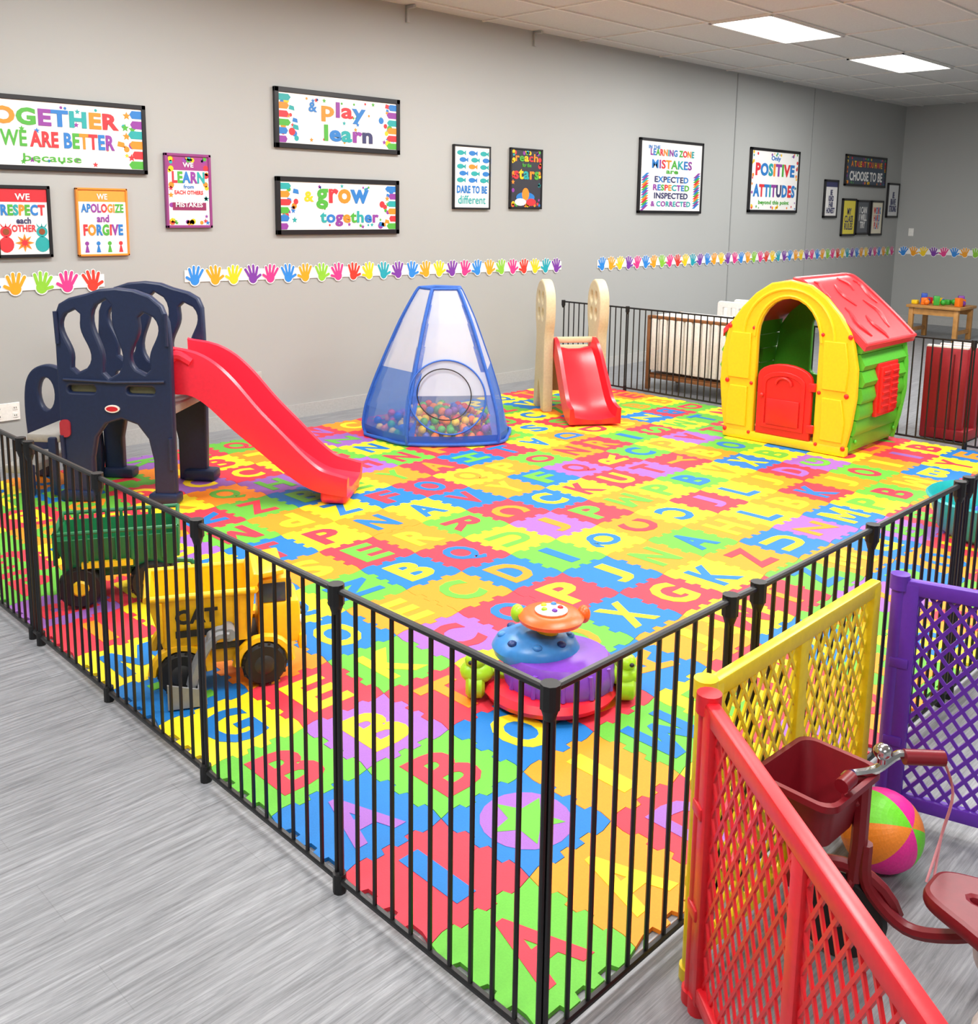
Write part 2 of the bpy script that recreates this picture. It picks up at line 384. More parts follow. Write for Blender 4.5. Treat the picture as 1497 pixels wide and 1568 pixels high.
# ------------------------------------------------------------------ ball pit tent
TB=M('#2a62c0',.5,'tent_blue_binding',var=.08)
def mesh_fab(name,hexc,alpha):
    m=bpy.data.materials.new(name); m.use_nodes=True; nt=m.node_tree; bs=nt.nodes['Principled BSDF']
    tc=nt.nodes.new('ShaderNodeTexCoord'); n=nt.nodes.new('ShaderNodeTexNoise'); n.inputs['Scale'].default_value=6
    nt.links.new(tc.outputs['Object'],n.inputs['Vector'])
    mr=nt.nodes.new('ShaderNodeMapRange'); mr.inputs['To Min'].default_value=alpha-.06; mr.inputs['To Max'].default_value=alpha+.06
    nt.links.new(n.outputs['Fac'],mr.inputs['Value']); nt.links.new(mr.outputs['Result'],bs.inputs['Alpha'])
    bs.inputs['Base Color'].default_value=(*lin(hexc),1); bs.inputs['Roughness'].default_value=.7
    return m
FW=mesh_fab('tent_white_mesh','#d6dff0',.6); FBm=mesh_fab('tent_blue_mesh','#4a84e0',.5); FC=mesh_fab('tent_clear_mesh','#b8c8e8',.2); FD=mesh_fab('tent_blue_floor','#2c62c0',.9)
base=[(4.42,5.73),(4.36,5.42),(4.38,5.19),(4.62,4.95),(4.90,4.80),(5.10,4.90),(5.33,5.18),(5.0,5.76)]
cx_,cy_=4.83,5.33
NB=len(base)
SEAM={0,2,4,6,7}
lev=[(0,1.0),(.06,1.02),(.2,.98),(.34,.90),(.5,.79),(.68,.655),(.84,.53),(.97,.41),(1.05,.33),(1.08,.29)]
b=MB()
def tp(i,k):
    z,s=lev[k]; x,y=base[i%NB]
    if (i%NB) not in SEAM:
        pa=base[(i-1)%NB]; pc=base[(i+1)%NB]; mx_,my_=(pa[0]+pc[0])/2,(pa[1]+pc[1])/2
        f=min(1,z/.5); x=x+(mx_-x)*f; y=y+(my_-y)*f
    return Vector((cx_+(x-cx_)*s,cy_+(y-cy_)*s,z+.028))
NL=len(lev)
clo=M('#3068cc',.55,'tent_blue_cloth',alpha=.88)
for i in range(NB):
    for k in range(NL-1):
        a,c,d,e=tp(i,k),tp(i+1,k),tp(i+1,k+1),tp(i,k+1)
        front=i in (2,3)
        if k==0: m=FD
        elif front: m=FC if k<=2 else FW
        else: m=FBm if k<=3 else FW
        b.add([a,c,d,e],[(0,1,2,3)],m)
    if i in SEAM:
        rr_=.013 if i in (0,2,4) else .007
        b.tube(catmull([tuple(tp(i,k)) for k in range(NL)],3,cyc=False),rr_,TB)
        for s_ in (1,-1):
            for k in range(1,NL-1):
                p0,p1=tp(i,k),tp(i,k+1); q0=p0.lerp(tp(i+s_,k),.16); q1=p1.lerp(tp(i+s_,k+1),.20)
                b.add([p0,q0,q1,p1],[(0,1,2,3)],clo)
b.tube(catmull([tuple(tp(i,0)) for i in range(NB)],3),.013,TB,cyc=True); b.tube([tp(i,NL-1) for i in range(NB)],.012,TB,cyc=True)
def facept(u,z,off=.012):
    for k in range(NL-1):
        if lev[k][0]<=z<=lev[k+1][0]: break
    t=(z-lev[k][0])/(lev[k+1][0]-lev[k][0])
    P_=[tp(q,k).lerp(tp(q,k+1),t) for q in (2,3,4)]
    uu=u/.56+.5
    p=P_[0].lerp(P_[1],uu*2) if uu<.5 else P_[1].lerp(P_[2],uu*2-1)
    return p+Vector((-.6,-.8,.2)).normalized()*off
def ring(cu,cz,ru,rz,r,mat,o_):
    pts=[]
    for i in range(56):
        a=2*PI*i/56; z=cz+rz*math.sin(a)
        for k in range(NL-1):
            if lev[k][0]<=z<=lev[k+1][0]: break
        t=(z-lev[k][0])/(lev[k+1][0]-lev[k][0]); sc=lev[k][1]+(lev[k+1][1]-lev[k][1])*t
        pts.append(facept((cu+ru*math.cos(a))/sc,z,o_))
    b.tube(pts,r,mat,cyc=True)
ring(-.03,.33,.235,.255,.006,TB,.012)
ring(-.05,.35,.165,.175,.004,BK,.018)
b.add([tp(i,0) for i in range(NB)],[tuple(range(NB))],FD)
b.build('pop_up_play_tent',30)
b=MB(); bcol=[M(h,.35,'ball_'+h[1:]) for h in ('#e0222c','#2456c8','#ffd21c','#3fae3a','#ff7d1a','#8a3fb0')]
pl=[]
def inside(x,y,m=.9):
    bb=[(cx_+(p[0]-cx_)*m,cy_+(p[1]-cy_)*m) for p in base]
    for i in range(NB):
        a=bb[i];c=bb[(i+1)%NB]
        if (c[0]-a[0])*(y-a[1])-(c[1]-a[1])*(x-a[0])<0: return False
    return True
for lay in range(4):
    cnt=0;tr=0
    while cnt<(80,72,55,24)[lay] and tr<4000:
        tr+=1
        x=random.uniform(4.3,5.4);y=random.uniform(4.75,5.8); z=.065+lay*.048
        if not inside(x,y,(.86,.84,.7,.45)[lay]): continue
        if any((x-p[0])**2+(y-p[1])**2+(z-p[2])**2<.056**2 for p in pl): continue
        pl.append((x,y,z)); cnt+=1
        b.sph((x,y,z),.03,random.choice(bcol),n=12,k=8)
b.build('plastic_pit_balls',60)
# ------------------------------------------------------------------ small toddler slide
TAN=M('#cdc09c',.5,'tan_plastic'); SR2=M('#de202e',.3,'toddler_slide_red',var=.04)
b=MB(); b.M=frame((6.05,5.36,TZ),-33.4)
RZ=lambda x: TR(Vector((x,0,0)))@Matrix.Rotation(PI/2,4,'Z')@RX90
for x in (0,.46):
    out=up0(catmull([(-.03,0),(-.03,.3),(-.03,.62),(-.07,.78),(-.06,.97),(.02,1.07),(.12,1.10),(.22,1.05),(.28,.95),(.28,.78),(.24,.62),(.27,.3),(.30,0),(.22,0),(.14,.25),(.05,0)],4))
    hs=[ell(.05+dx,.86+dz,.035,.05,12) for dx,dz in ((0,-.05),(.12,-.05),(0,.09),(.12,.09))]
    b.shape(out,hs,.085,TAN,RZ(x),bev=.014)
b.box((.23,.16,.5),(.42,.3,.04),TAN,bev=.01); b.box((.23,.3,.3),(.40,.03,.36),TAN,bev=.01)
b.box((.23,.02,.60),(.40,.04,.05),TAN,bev=.012)
b.M=b.M@TR(Vector((.23,0,0)))@Matrix.Rotation(-PI/2,4,'Z')
path=catmull([(-.06,.52),(.0,.52),(.1,.44),(.24,.28),(.38,.13),(.5,.065),(.62,.05)],5,cyc=False)
def s2(t):
    rh=.09+.02*math.sin(PI*t); w=.17+.03*t
    return [(-w-.01,-.035),(-w-.01,rh),(-w+.02,rh+.004),(-w+.035,.02),(-.05,0),(.05,0),(w-.035,.02),(w-.02,rh+.004),(w+.01,rh),(w+.01,-.035)]
b.sweep(path,s2,SR2)
for sy in (-1,1): b.box((.5,sy*.15,.018),(.1,.05,.036),SR2,bev=.008)
b.build('small_toddler_slide',40)
# ------------------------------------------------------------------ playhouse
HY=M('#fccb1a',.35,'playhouse_yellow',var=.04); HR=M('#e0231e',.35,'playhouse_red',var=.04); HG=M('#58be34',.35,'playhouse_green',var=.05); HRR=M('#e83c44',.35,'playhouse_roof_red',var=.05)
b=MB(); b.M=frame((6.43,3.40,TZ),-90+1.5)
top=[(-.485,.79),(-.455,.87),(-.375,.985),(-.27,1.095),(-.15,1.175),(0,1.205),(.15,1.175),(.27,1.095),(.375,.985),(.455,.87),(.485,.79)]
out=[(-.46,0),(-.50,.2),(-.525,.42),(-.52,.62)]+top+[(.52,.62),(.525,.42),(.50,.2),(.46,0),(.235,0),(.235,.78)]+ell(0,.78,.235,.29,13,0,PI)[1:-1]+[(-.235,.78),(-.235,0)]
b.shape(out,[],.05,HY,RX90,bev=.012)
b.box((0,0,.035),(.96,.06,.07),HY,bev=.012)
for s_ in (-1,1):
    for z0,z1,xa,xb in ((.10,.40,.29,.45),(.46,.80,.28,.455)):
        pts=[(s_*xa,z0),(s_*xb,z0),(s_*(xb+.01),(z0+z1)/2),(s_*(xb-.02),z1),(s_*xa,z1)]
        b.shape(pts,[],.02,HY,TR(Vector((0,-.03,0)))@RX90,bev=.006)
    for z in (.06,.43,.84):
        b.sph((s_*.46,-.028,z),(.018,.012,.018),HR,n=10,k=6); b.sph((s_*.262,-.028,z),(.014,.01,.014),HR,n=10,k=6)
b.tube([(.345*math.cos(a),-.026,.79+.35*math.sin(a)) for a in [PI*i/20 for i in range(21)]],.012,HY)
b.tube([(.255*math.cos(a),-.026,.78+.31*math.sin(a)) for a in [PI*i/20 for i in range(21)]],.01,HY)
dout=[(-.21,.07),(.21,.07),(.21,.5)]+ell(0,.5,.21,.1,11,0,PI)[1:-1]+[(-.21,.5)]
b.shape(dout,[],.035,HR,TR(Vector((0,-.012,0)))@RX90,bev=.008)
b.shape([(x*.78,.33+(z-.33)*.8) for x,z in dout],[[(x*.66,.33+(z-.33)*.68) for x,z in dout]],.02,HR,TR(Vector((0,-.03,0)))@RX90,bev=.004)
b.box((0,-.034,.24),(.25,.012,.2),HR,bev=.004); b.tube([(.06*math.cos(a),-.04,.45+.05*math.sin(a)) for a in [PI*i/10 for i in range(11)]],.01,HR)
b.sph((-.16,-.05,.36),.016,HR)
for z in (.16,.46): b.box((.215,-.03,z),(.05,.03,.06),HR,bev=.006)
D=.80
def off(z): return .46+.075*math.sin(PI*min(z,.9)/.95)
nz=7
for s_ in (-1,1):
    for k in range(nz):
        z0=.03+k*.116; z1=z0+.110
        o0,o1=off(z0),off(z1)
        pr=[(o0+.008,z0),(o0+.024,z0+.035),(o1+.000,z1),(o1-.03,z1),(o0-.03,z0)]
        segs=[(.03,D)] if k not in (2,3,4) else [(.03,.26),(.58,D)]
        for y0,y1 in segs:
            n=5
            vs=[(s_*x,y0,z) for x,z in pr]+[(s_*x,y1,z) for x,z in pr]
            fs=[(i,(i+1)%n,n+(i+1)%n,n+i) for i in range(n)]+[tuple(range(n-1,-1,-1)),tuple(range(n,2*n))]
            b.add(vs,fs,HG)
    xs=s_*(off(.45)+.012)
    b.box((xs,.42,.45),(.03,.34,.38),HR,bev=.006)
    for sy in (-1,1):
        b.box((xs+s_*.02,.42+sy*.075,.45),(.03,.14,.33),HR,bev=.006)
        for q in range(6): b.box((xs+s_*.037,.42+sy*.075,.33+q*.048),(.012,.105,.02),HR,rot=(0,.3*s_,0))
    for y in (.08,D-.05):
        for z in (.1,.76): b.sph((s_*(off(z)+.018),y,z),(.01,.016,.016),HG,n=8,k=6)
    b.tube([(s_*(off(z)+.012),D-.02,z) for z in (.03,.2,.4,.6,.80)],.022,HG)
wout=[(x*.98,z*.98) for x,z in [(-.46,0),(-.525,.42),(-.48,.80),(-.36,.98),(-.2,1.11),(0,1.16),(.2,1.11),(.36,.98),(.48,.80),(.525,.42),(.46,0)]]
b.shape(wout,[rrect(-.2,.42,.2,.86,.05)],.04,HG,TR(Vector((0,D,0)))@RX90,bev=.01)
rs=[(0,1.205),(.06,1.195),(.15,1.135),(.30,1.015),(.44,.895),(.56,.785)]
rs=catmull(rs,4,cyc=False)
for s_ in (-1,1):
    pr=[(s_*x,z) for x,z in rs]+[(s_*(x-.01),z-.035) for x,z in rs[::-1]]
    if s_<0: pr=[(max(x,-.53),z) for x,z in pr]
    n=len(pr); y0,y1=.0,D+.08
    vs=[(x,y0,z) for x,z in pr]+[(x,y1,z) for x,z in pr]
    fs=[(i,(i+1)%n,n+(i+1)%n,n+i) for i in range(n)]+[tuple(range(n-1,-1,-1)),tuple(range(n,2*n))]
    b.add(vs,fs,HRR)
    for j,(yy,u0,u1) in enumerate(((.16,5,10),(.18,12,18),(.38,7,12),(.40,14,19),(.60,4,9),(.62,11,17),(.78,6,12))):
        pts=[]
        for i in range(u0,min(u1+1,len(rs))):
            x,z=rs[i]; pts.append((s_*(x+.004),yy+.03*math.sin((i-u0)*1.05+j),z+.004))
        b.tube(pts,lambda t:.004+.013*math.sin(PI*t),HRR,n=6)
    b.tube([(s_*(x+.003),D+.07,z+.003) for x,z in rs if x<.57],.014,HRR,n=6)
    if s_>0: b.tube([(s_*(x+.003),.015,z+.003) for x,z in rs if x<.57],.014,HRR,n=6)
b.tube([(.56,.0,.795),(.56,D+.07,.795)],.014,HRR,n=6)
b.tube([(0,.03,1.207),(0,D+.07,1.207)],.016,HRR)
b.build('plastic_playhouse',40)
# ------------------------------------------------------------------ toy dump truck
TY=M('#fcc010',.35,'truck_yellow',var=.05); BLK=M('#151515',.6,'rubber_black'); TG=M('#8b8d90',.45,'truck_grey'); WIN=M('#3b4048',.2,'dark_window')
def wheel(b,c,r,w,hub,hr=.5):
    x,y,z=c
    prof=[(r*.55,-w/2),(r*.88,-w/2),(r,-w*.32),(r,w*.32),(r*.88,w/2),(r*.55,w/2)]
    b.lathe(prof,BLK,c,n=24,axis=(0,1,0))
    for a in range(14):
        t=2*PI*a/14; b.box((x+r*.97*math.cos(t),y,z+r*.97*math.sin(t)),(r*.1,w*.9,r*.1),BLK,rot=(0,-t,0))
    b.lathe([(0,-w/2-.006),(r*.3,-w/2-.008),(r*hr,-w/2+.002),(r*hr,w/2-.002),(r*.3,w/2+.008),(0,w/2+.006)],hub,c,n=18,axis=(0,1,0))
def tub(b,x0,x1,wy,z0,z1,fl,th,mat):
    xa,xb=x0+fl,x1-fl*.4; wa=wy-fl*.5
    o=[(x0,-wy),(x1,-wy),(x1,wy),(x0,wy)]; i_=[(xa,-wa),(xb,-wa),(xb,wa),(xa,wa)]
    inn=[(x0+th,-wy+th),(x1-th,-wy+th),(x1-th,wy-th),(x0+th,wy-th)]; inb=[(xa+th,-wa+th),(xb-th,-wa+th),(xb-th,wa-th),(xa+th,wa-th)]
    vs=[(x,y,z0) for x,y in i_]+[(x,y,z1) for x,y in o]+[(x,y,z1) for x,y in inn]+[(x,y,z0+th) for x,y in inb]
    fs=[(3,2,1,0)]
    for s0 in (0,4,8):
        fs+=[(s0+k,s0+(k+1)%4,s0+4+(k+1)%4,s0+4+k) for k in range(4)]
    fs.append((12,13,14,15)); b.add(vs,fs,mat)
TF=frame((1.68,2.99,TZ),-27)@Matrix.Scale(.93,4)
b=MB(); b.M=TF
for x in (-.17,.13):
    for y in (-.11,.11): wheel(b,(x,y,.086),.083,.065,M('#2a2a2a',.5))
b.box((-.01,0,.115),(.44,.15,.06),TY,bev=.012)
b.box((-.01,0,.165),(.36,.2,.03),M('#2b2b2e',.5),bev=.006)
for x in (-.17,.13):
    for y in (-.115,.115): b.tube([(x+.1*math.cos(a),y,.085+.1*math.sin(a)) for a in [PI*i/10 for i in range(11)]],.018,TY,n=6)
tub(b,-.28,.10,.15,.19,.39,.05,.012,TY)
for x in (-.28,.10): b.cyl((x,-.15,.39),(x,.15,.39),.013,TY)
for y in (-.15,.15): b.cyl((-.28,y,.39),(.10,y,.39),.013,TY)
for x in (-.235,.03,.075): b.box((x,-.146,.30),(.016,.018,.16),TY,rot=(.1,0,0),bev=.004)
b.M=TF@TR(Vector((0,-.151,0)))@RX90
b.text('CAT',-.11,.315,.15,.055,[BLK],z=.003,th=.003,bold=.04)
b.M=TF
b.box((-.11,-.142,.245),(.15,.012,.022),BLK)
b.box((.10,0,.415),(.03,.29,.07),TY,rot=(0,.3,0),bev=.01)
b.box((.15,0,.435),(.12,.26,.022),TY,rot=(0,-.1,0),bev=.008)
b.box((.195,0,.23),(.15,.2,.17),TY,bev=.02,taper=1.1)
b.box((.175,0,.345),(.12,.18,.12),TY,bev=.015)
for sy in (-1,1): b.box((.175,sy*.09,.35),(.085,.01,.075),WIN,bev=.003)
b.box((.237,0,.35),(.01,.14,.07),WIN)
b.box((.275,0,.15),(.03,.24,.06),TY,bev=.01)
for k in range(4): b.box((.273,0,.2+k*.022),(.01,.13,.01),BLK)
for sy in (-1,1): b.sph((.273,sy*.085,.23),(.01,.018,.018),M('#f4f4ec',.2),n=10,k=6)
for sy in (-.155,-.205):
    b.tube(catmull([(.0,sy,.25),(-.05,sy,.245),(-.11,sy,.15),(-.14,sy,.05)],4,cyc=False),.016,TG,n=6)
b.cyl((0,-.21,.25),(0,-.1,.25),.024,TG); b.cyl((-.06,-.21,.235),(-.06,-.15,.235),.018,TG)
for y0_,y1_ in ((-.24,-.232),(-.128,-.12)):
    vs=[(-.22,y,z) for y in (y0_,y1_) for z in (.1,.005)]+[(-.09,y,.005) for y in (y0_,y1_)]+[(-.11,y,.07) for y in (y0_,y1_)]
    b.add(vs,[(0,1,4,6),(2,3,5,7),(0,1,3,2),(1,4,5,3),(4,6,7,5),(6,0,2,7)],TG)
b.box((-.155,-.18,.009),(.13,.115,.012),TG); b.box((-.10,-.18,.04),(.012,.115,.07),TG,rot=(0,-.3,0)); 
b.build('toy_dump_truck',40)
# ------------------------------------------------------------------ green toy wagon
DG=M('#117040',.4,'tractor_green',var=.06)
b=MB(); b.M=frame((1.73,3.98,TZ),-28)
for x in (-.14,.14):
    for y in (-.12,.12): wheel(b,(x,y,.092),.088,.07,M('#e8c31a',.4),.42)
b.box((0,0,.13),(.38,.14,.05),DG,bev=.01)
tub(b,-.23,.25,.15,.16,.30,.04,.012,DG)
for z in (.33,):
    for y in (-.152,.152): b.cyl((-.23,y,z),(.25,y,z),.009,DG,n=8)
    for x in (-.23,.25): b.cyl((x,-.152,z),(x,.152,z),.009,DG,n=8)
for i in range(9):
    x=-.23+.48*i/8
    for y in (-.150,.150): b.box((x,y,.265),(.014,.018,.13),DG,bev=.003)
for i in range(5):
    y=-.13+.26*i/4
    for x in (-.23,.25): b.box((x,y,.265),(.016,.014,.13),DG,bev=.003)
b.tube([(.22,0,.13),(.30,0,.12),(.36,0,.04)],.012,DG)
b.box((-.03,-.150,.19),(.2,.02,.025),M('#e8c31a',.4))
b.build('green_toy_wagon',40)
# ------------------------------------------------------------------ activity ride-on
b=MB(); b.M=frame((2.42,2.10,TZ),-45)@Matrix.Diagonal((1.1,1.08,.9,1))
AR=M('#e62236',.35); AP=M('#7a3fb8',.35); AB=M('#3a86cc',.35); AO=M('#f2601c',.35); AG=M('#a4d822',.35); AYL=M('#f6cf1c',.35)
b.lathe([(.15,.01),(.205,.02),(.215,.042),(.20,.065),(.16,.07)],AR,n=36)
b.lathe([(.160,.06),(.166,.10),(.158,.145),(.14,.175),(.05,.182),(0,.182)],AP,n=32,c=(.03,-.01,0),sx=1.08)
for k in range(12):
    a=2*PI*k/12; b.tube([(.03+.176*math.cos(a),-.01+.165*math.sin(a),.07),(.03+.166*math.cos(a),-.01+.157*math.sin(a),.155)],.008,AP,n=6)
b.lathe([(.12,.15),(.128,.18),(.115,.212),(.08,.235),(.05,.245),(0,.245)],AB,n=28,c=(-.045,.03,0),sx=1.1)
for k in range(8):
    a=k*PI/4; b.sph((.098*math.cos(a)*1.1-.045,.098*math.sin(a)+.03,.222),(.016,.016,.012),M('#1c3c78',.4) if k%2 else AB,n=10,k=6)
b.cyl((-.01,.02,.23),(0,.01,.30),.036,AYL,r1=.03)
b.lathe([(.0,.285),(.07,.287),(.10,.30),(.104,.315),(.09,.33),(.06,.335),(0,.336)],AO,n=28,c=(0,0,0))
b.lathe([(0,.335),(.05,.336),(.052,.342),(.035,.350),(0,.353)],M('#f2ead8',.3),n=20)
for k in range(5): b.sph((.028*math.cos(k*1.256),.028*math.sin(k*1.256),.350),.010,[AR,AB,AYL,AG,AP][k],n=8,k=6)
for sx in (-1,1):
    b.sph((sx*.105,.03,.31),(.022,.03,.035),AG if sx<0 else AO,n=12,k=8)
    b.lathe([(.0,-.03),(.04,-.03),(.055,-.02),(.055,.02),(.04,.03),(0,.03)],AG,(sx*.235,-.03,.057),n=20,axis=(1,0,0))
    b.sph((sx*.23,-.02,.10),(.055,.055,.045),AG); b.sph((sx*.235,-.03,.15),(.034,.034,.034),AG)
    b.tube([(sx*.14,0,.08),(sx*.19,-.01,.11),(sx*.23,-.02,.09)],.028,AG)
    b.sph((sx*.25,-.062,.155),.008,BLK,n=8,k=6)
    b.cyl((sx*.12,.14,0),(sx*.12,.14,.05),.03,BLK)
b.cyl((0,-.17,0),(0,-.17,.03),.025,BLK)
b.build('activity_ride_on_toy',45)
# ------------------------------------------------------------------ teal tub
b=MB(); TL=M('#19a7a8',.35,'teal_plastic')
b.lathe([(.24,0),(.28,.03),(.33,.17),(.35,.2),(.34,.21),(.31,.18),(.25,.04),(0,.03)],TL,c=(5.42,1.62,TZ),n=36)
for k in range(8): b.sph((5.42+.18*math.cos(k*.8),1.62+.18*math.sin(k*.8),TZ+.07),.035,bcol[k%6],n=10,k=8)
b.build('teal_toy_tub',40)
# ------------------------------------------------------------------ play-yard lattice panels
PH=.70
def lattice(name,p,q,hexc,mid=True,sl=1.7,sp=.044,wd=.0085):
    m=M(hexc,.35,'yard_'+hexc[1:],var=.05)
    b=MB(); d=Vector((q[0]-p[0],q[1]-p[1])); L=d.length; a=math.degrees(math.atan2(d.y,d.x))
    b.M=frame((p[0],p[1],0),a)
    b.box((L/2,0,PH-.02),(L-.02,.03,.042),m,bev=.006); b.box((L/2,0,.055),(L-.02,.028,.04),m,bev=.006)
    for x in (.03,L-.03): b.box((x,0,PH/2+.01),(.045,.034,PH-.03),m,bev=.008)
    if mid: b.box((L/2,0,PH/2),(.045,.024,PH-.08),m,bev=.006)
    for x in (.03,L-.03): b.cyl((x,0,0),(x,0,.04),.022,m,n=12)
    b.cyl((0,0,.02),(0,0,PH-.03),.02,m,n=12); b.cyl((0,0,PH-.03),(0,0,PH+.012),.026,m,n=14); b.cyl((0,0,0),(0,0,.03),.026,m,n=14)
    for z in (PH*.33,PH*.66): b.box((.015,0,z),(.05,.045,.03),m,bev=.006)
    def clip(x0,z0,x1,z1,xa,xb,za,zb):
        t0,t1=0,1; dx,dz=x1-x0,z1-z0
        for pp,qq in ((-dx,x0-xa),(dx,xb-x0),(-dz,z0-za),(dz,zb-z0)):
            if abs(pp)<1e-9:
                if qq<0: return None
            else:
                r=qq/pp
                if pp<0: t0=max(t0,r)
                else: t1=min(t1,r)
        if t1-t0<1e-3: return None
        return (x0+dx*t0,z0+dz*t0,x0+dx*t1,z0+dz*t1)
    bays=[(.05,L/2-.02),(L/2+.02,L-.05)] if mid else [(.05,L-.05)]
    for xa,xb in bays:
        za,zb=.07,PH-.04
        k=-40
        while k<60:
            xs=xa+k*sp
            for s_ in (1,-1):
                r=clip(xs,za,xs+s_*(zb-za)/sl,zb,xa,xb,za,zb)
                if r:
                    c=Vector(((r[0]+r[2])/2,0,(r[1]+r[3])/2)); ln=math.hypot(r[2]-r[0],r[3]-r[1])
                    an=math.atan2(r[3]-r[1],r[2]-r[0])
                    b.box(c,(ln,.006 if s_>0 else .0055,wd),m,rot=(0,-an,0))
            k+=1
    return b.build(name,40)
P0=(1.655,1.035);P1=(2.60,1.045)
lattice('play_yard_panel_yellow',(P0[0]+.04,P0[1]),(P1[0]-.04,P1[1]),'#f0d41c')
lattice('play_yard_panel_purple',(P1[0]+.01,P1[1]-.04),(2.86,.17),'#6230ac',sl=1.3,wd=.010)
lattice('play_yard_panel_red',(P0[0]-.01,P0[1]-.04),(1.10,.29),'#e0202c',sp=.044,wd=.0075,sl=1.8)
# ------------------------------------------------------------------ volleyball
b=MB(); bc=[M(h,.45,'ball_stripe_'+h[1:],bump=.2,scale=200) for h in ('#ee2a9a','#6fd82a','#f08a2a')]
n=36;k=24;r=.104; T=TR(Vector((2.37,.905,r)))@Euler((.9,-.5,.1)).to_matrix().to_4x4()
for j in range(k):
    for i in range(n):
        def sp_(i,j):
            a=-PI/2+PI*j/k; return (r*math.cos(a)*math.cos(2*PI*i/n),r*math.cos(a)*math.sin(2*PI*i/n),r*math.sin(a))
        q=[sp_(i,j),sp_(i+1,j),sp_(i+1,j+1),sp_(i,j+1)]
        b.add(q,[(0,1,2,3)],bc[(i//6)%3],T)
b.build('striped_play_ball',80)
# ------------------------------------------------------------------ tricycle
DR=M('#780e1c',.4,'tricycle_dark_red',var=.06); CHR=M('#cfd2d6',.15,'chrome',metal=1); WHT=M('#e4e2dd',.4,'white_plastic')
b=MB(); TF=frame((2.085,.575,0),108); b.M=TF   # local x = heading
for sy in (-1,1):
    b.lathe([(0,-.018),(.03,-.02),(.045,-.012),(.075,-.018),(.085,-.01),(.085,.01),(.075,.018),(.045,.012),(.03,.02),(0,.018)],WHT,(-.08,.07+sy*.13,.085),n=24,axis=(0,1,0))
b.cyl((-.08,-.06,.085),(-.08,.20,.085),.012,DR)
SO=TR(Vector((-.01,.085,0)))@Matrix.Rotation(math.radians(-18),4,'Z')
so=catmull([(.12,0),(.105,.055),(.02,.095),(-.08,.13),(-.16,.11),(-.185,0),(-.16,-.11),(-.08,-.13),(.02,-.095),(.105,-.055)],6)
b.shape(so,[ell(-.05,.035,.008,.015,10),ell(-.05,-.035,.008,.015,10),ell(.02,0,.013,.008,10)],.035,DR,SO@TR(Vector((0,0,.27))),bev=.012)
b.shape(catmull([(-.12,.125),(-.19,.11),(-.215,0),(-.19,-.11),(-.12,-.125),(-.15,0)],5),[],.05,DR,SO@TR(Vector((0,0,.297))),bev=.01)
b.tube([(-.08,.07,.1),(-.06,.075,.2),(-.03,.08,.25)],.016,DR); b.tube(catmull([(-.03,.08,.24),(.04,.06,.18),(.14,.03,.14),(.225,.01,.20),(.235,.01,.3)],5,cyc=False),.015,DR)
b.tube([(.25,.02,.46),(.25,.01,.3),(.255,0,.2)],.018,DR)
for sy in (-1,1): b.tube([(.255,0,.21),(.27,sy*.035,.17),(.28,sy*.035,.10)],.009,DR)
b.lathe([(.07,-.015),(.095,-.018),(.103,0),(.095,.018),(.07,.015)],BLK,(.28,0,.103),n=28,axis=(0,1,0))
b.lathe([(0,-.012),(.07,-.012),(.07,.012),(0,.012)],WHT,(.28,0,.103),n=24,axis=(0,1,0))
b.tube([(.28+.125*math.cos(a),0,.103+.125*math.sin(a)) for a in [PI*.1+PI*.8*i/10 for i in range(11)]],.016,DR)
b.M=TF@TR(Vector((.25,.02,0)))@Matrix.Rotation(math.radians(-45),4,'Z')
b.tube(catmull([(-.03,-.12,.505),(-.01,-.08,.508),(0,-.03,.475),(0,.03,.475),(-.02,.06,.49),(-.03,.08,.49)],4,cyc=False),.010,CHR)
b.cyl((-.02,-.085,.507),(-.045,-.17,.503),.017,DR,n=12); b.cyl((-.03,.06,.49),(-.05,.10,.488),.016,DR,n=12)
b.sph((0,-.045,.515),(.021,.021,.018),CHR); b.cyl((0,-.045,.48),(0,-.045,.5),.01,CHR)
for dy in (.0,.02): b.tube(catmull([(-.045,-.17,.5),(-.055,-.195,.42),(-.03,-.20,.3),(-.04,-.18+dy,.2)],5,cyc=False),.003,M('#e8a0a8',.5))
b.M=TF@TR(Vector((.345,.045,.335)))@Matrix.Rotation(math.radians(-20),4,'Z')
rb=[rrect(-.062,-.075,.062,.075,.03),rrect(-.085,-.105,.085,.105,.035),rrect(-.10,-.12,.10,.12,.035),rrect(-.10,-.12,.10,.12,.035),rrect(-.088,-.108,.088,.108,.033),rrect(-.058,-.07,.058,.07,.028)]
hz=[0,.11,.115,.13,.13,.01]
nn=len(rb[0]); vs=[];fs=[]
for r_,z in zip(rb,hz): vs+=[(x,y,z) for x,y in r_]
for k in range(5): fs+=[(k*nn+i,k*nn+(i+1)%nn,(k+1)*nn+(i+1)%nn,(k+1)*nn+i) for i in range(nn)]
fs+=[tuple(range(nn-1,-1,-1)),tuple(5*nn+i for i in range(nn))]
b.add(vs,fs,DR)
b.M=TF; b.tube([(.25,.02,.40),(.29,.03,.41)],.012,DR)
b.build('toy_tricycle',40)
b=MB()
b.lathe([(0,0),(.05,.0),(.07,.02),(.075,.05),(.06,.075),(0,.08)],M('#ef6a1c',.4),c=(1.62,.62,0),n=24); b.build('orange_toy_bowl')
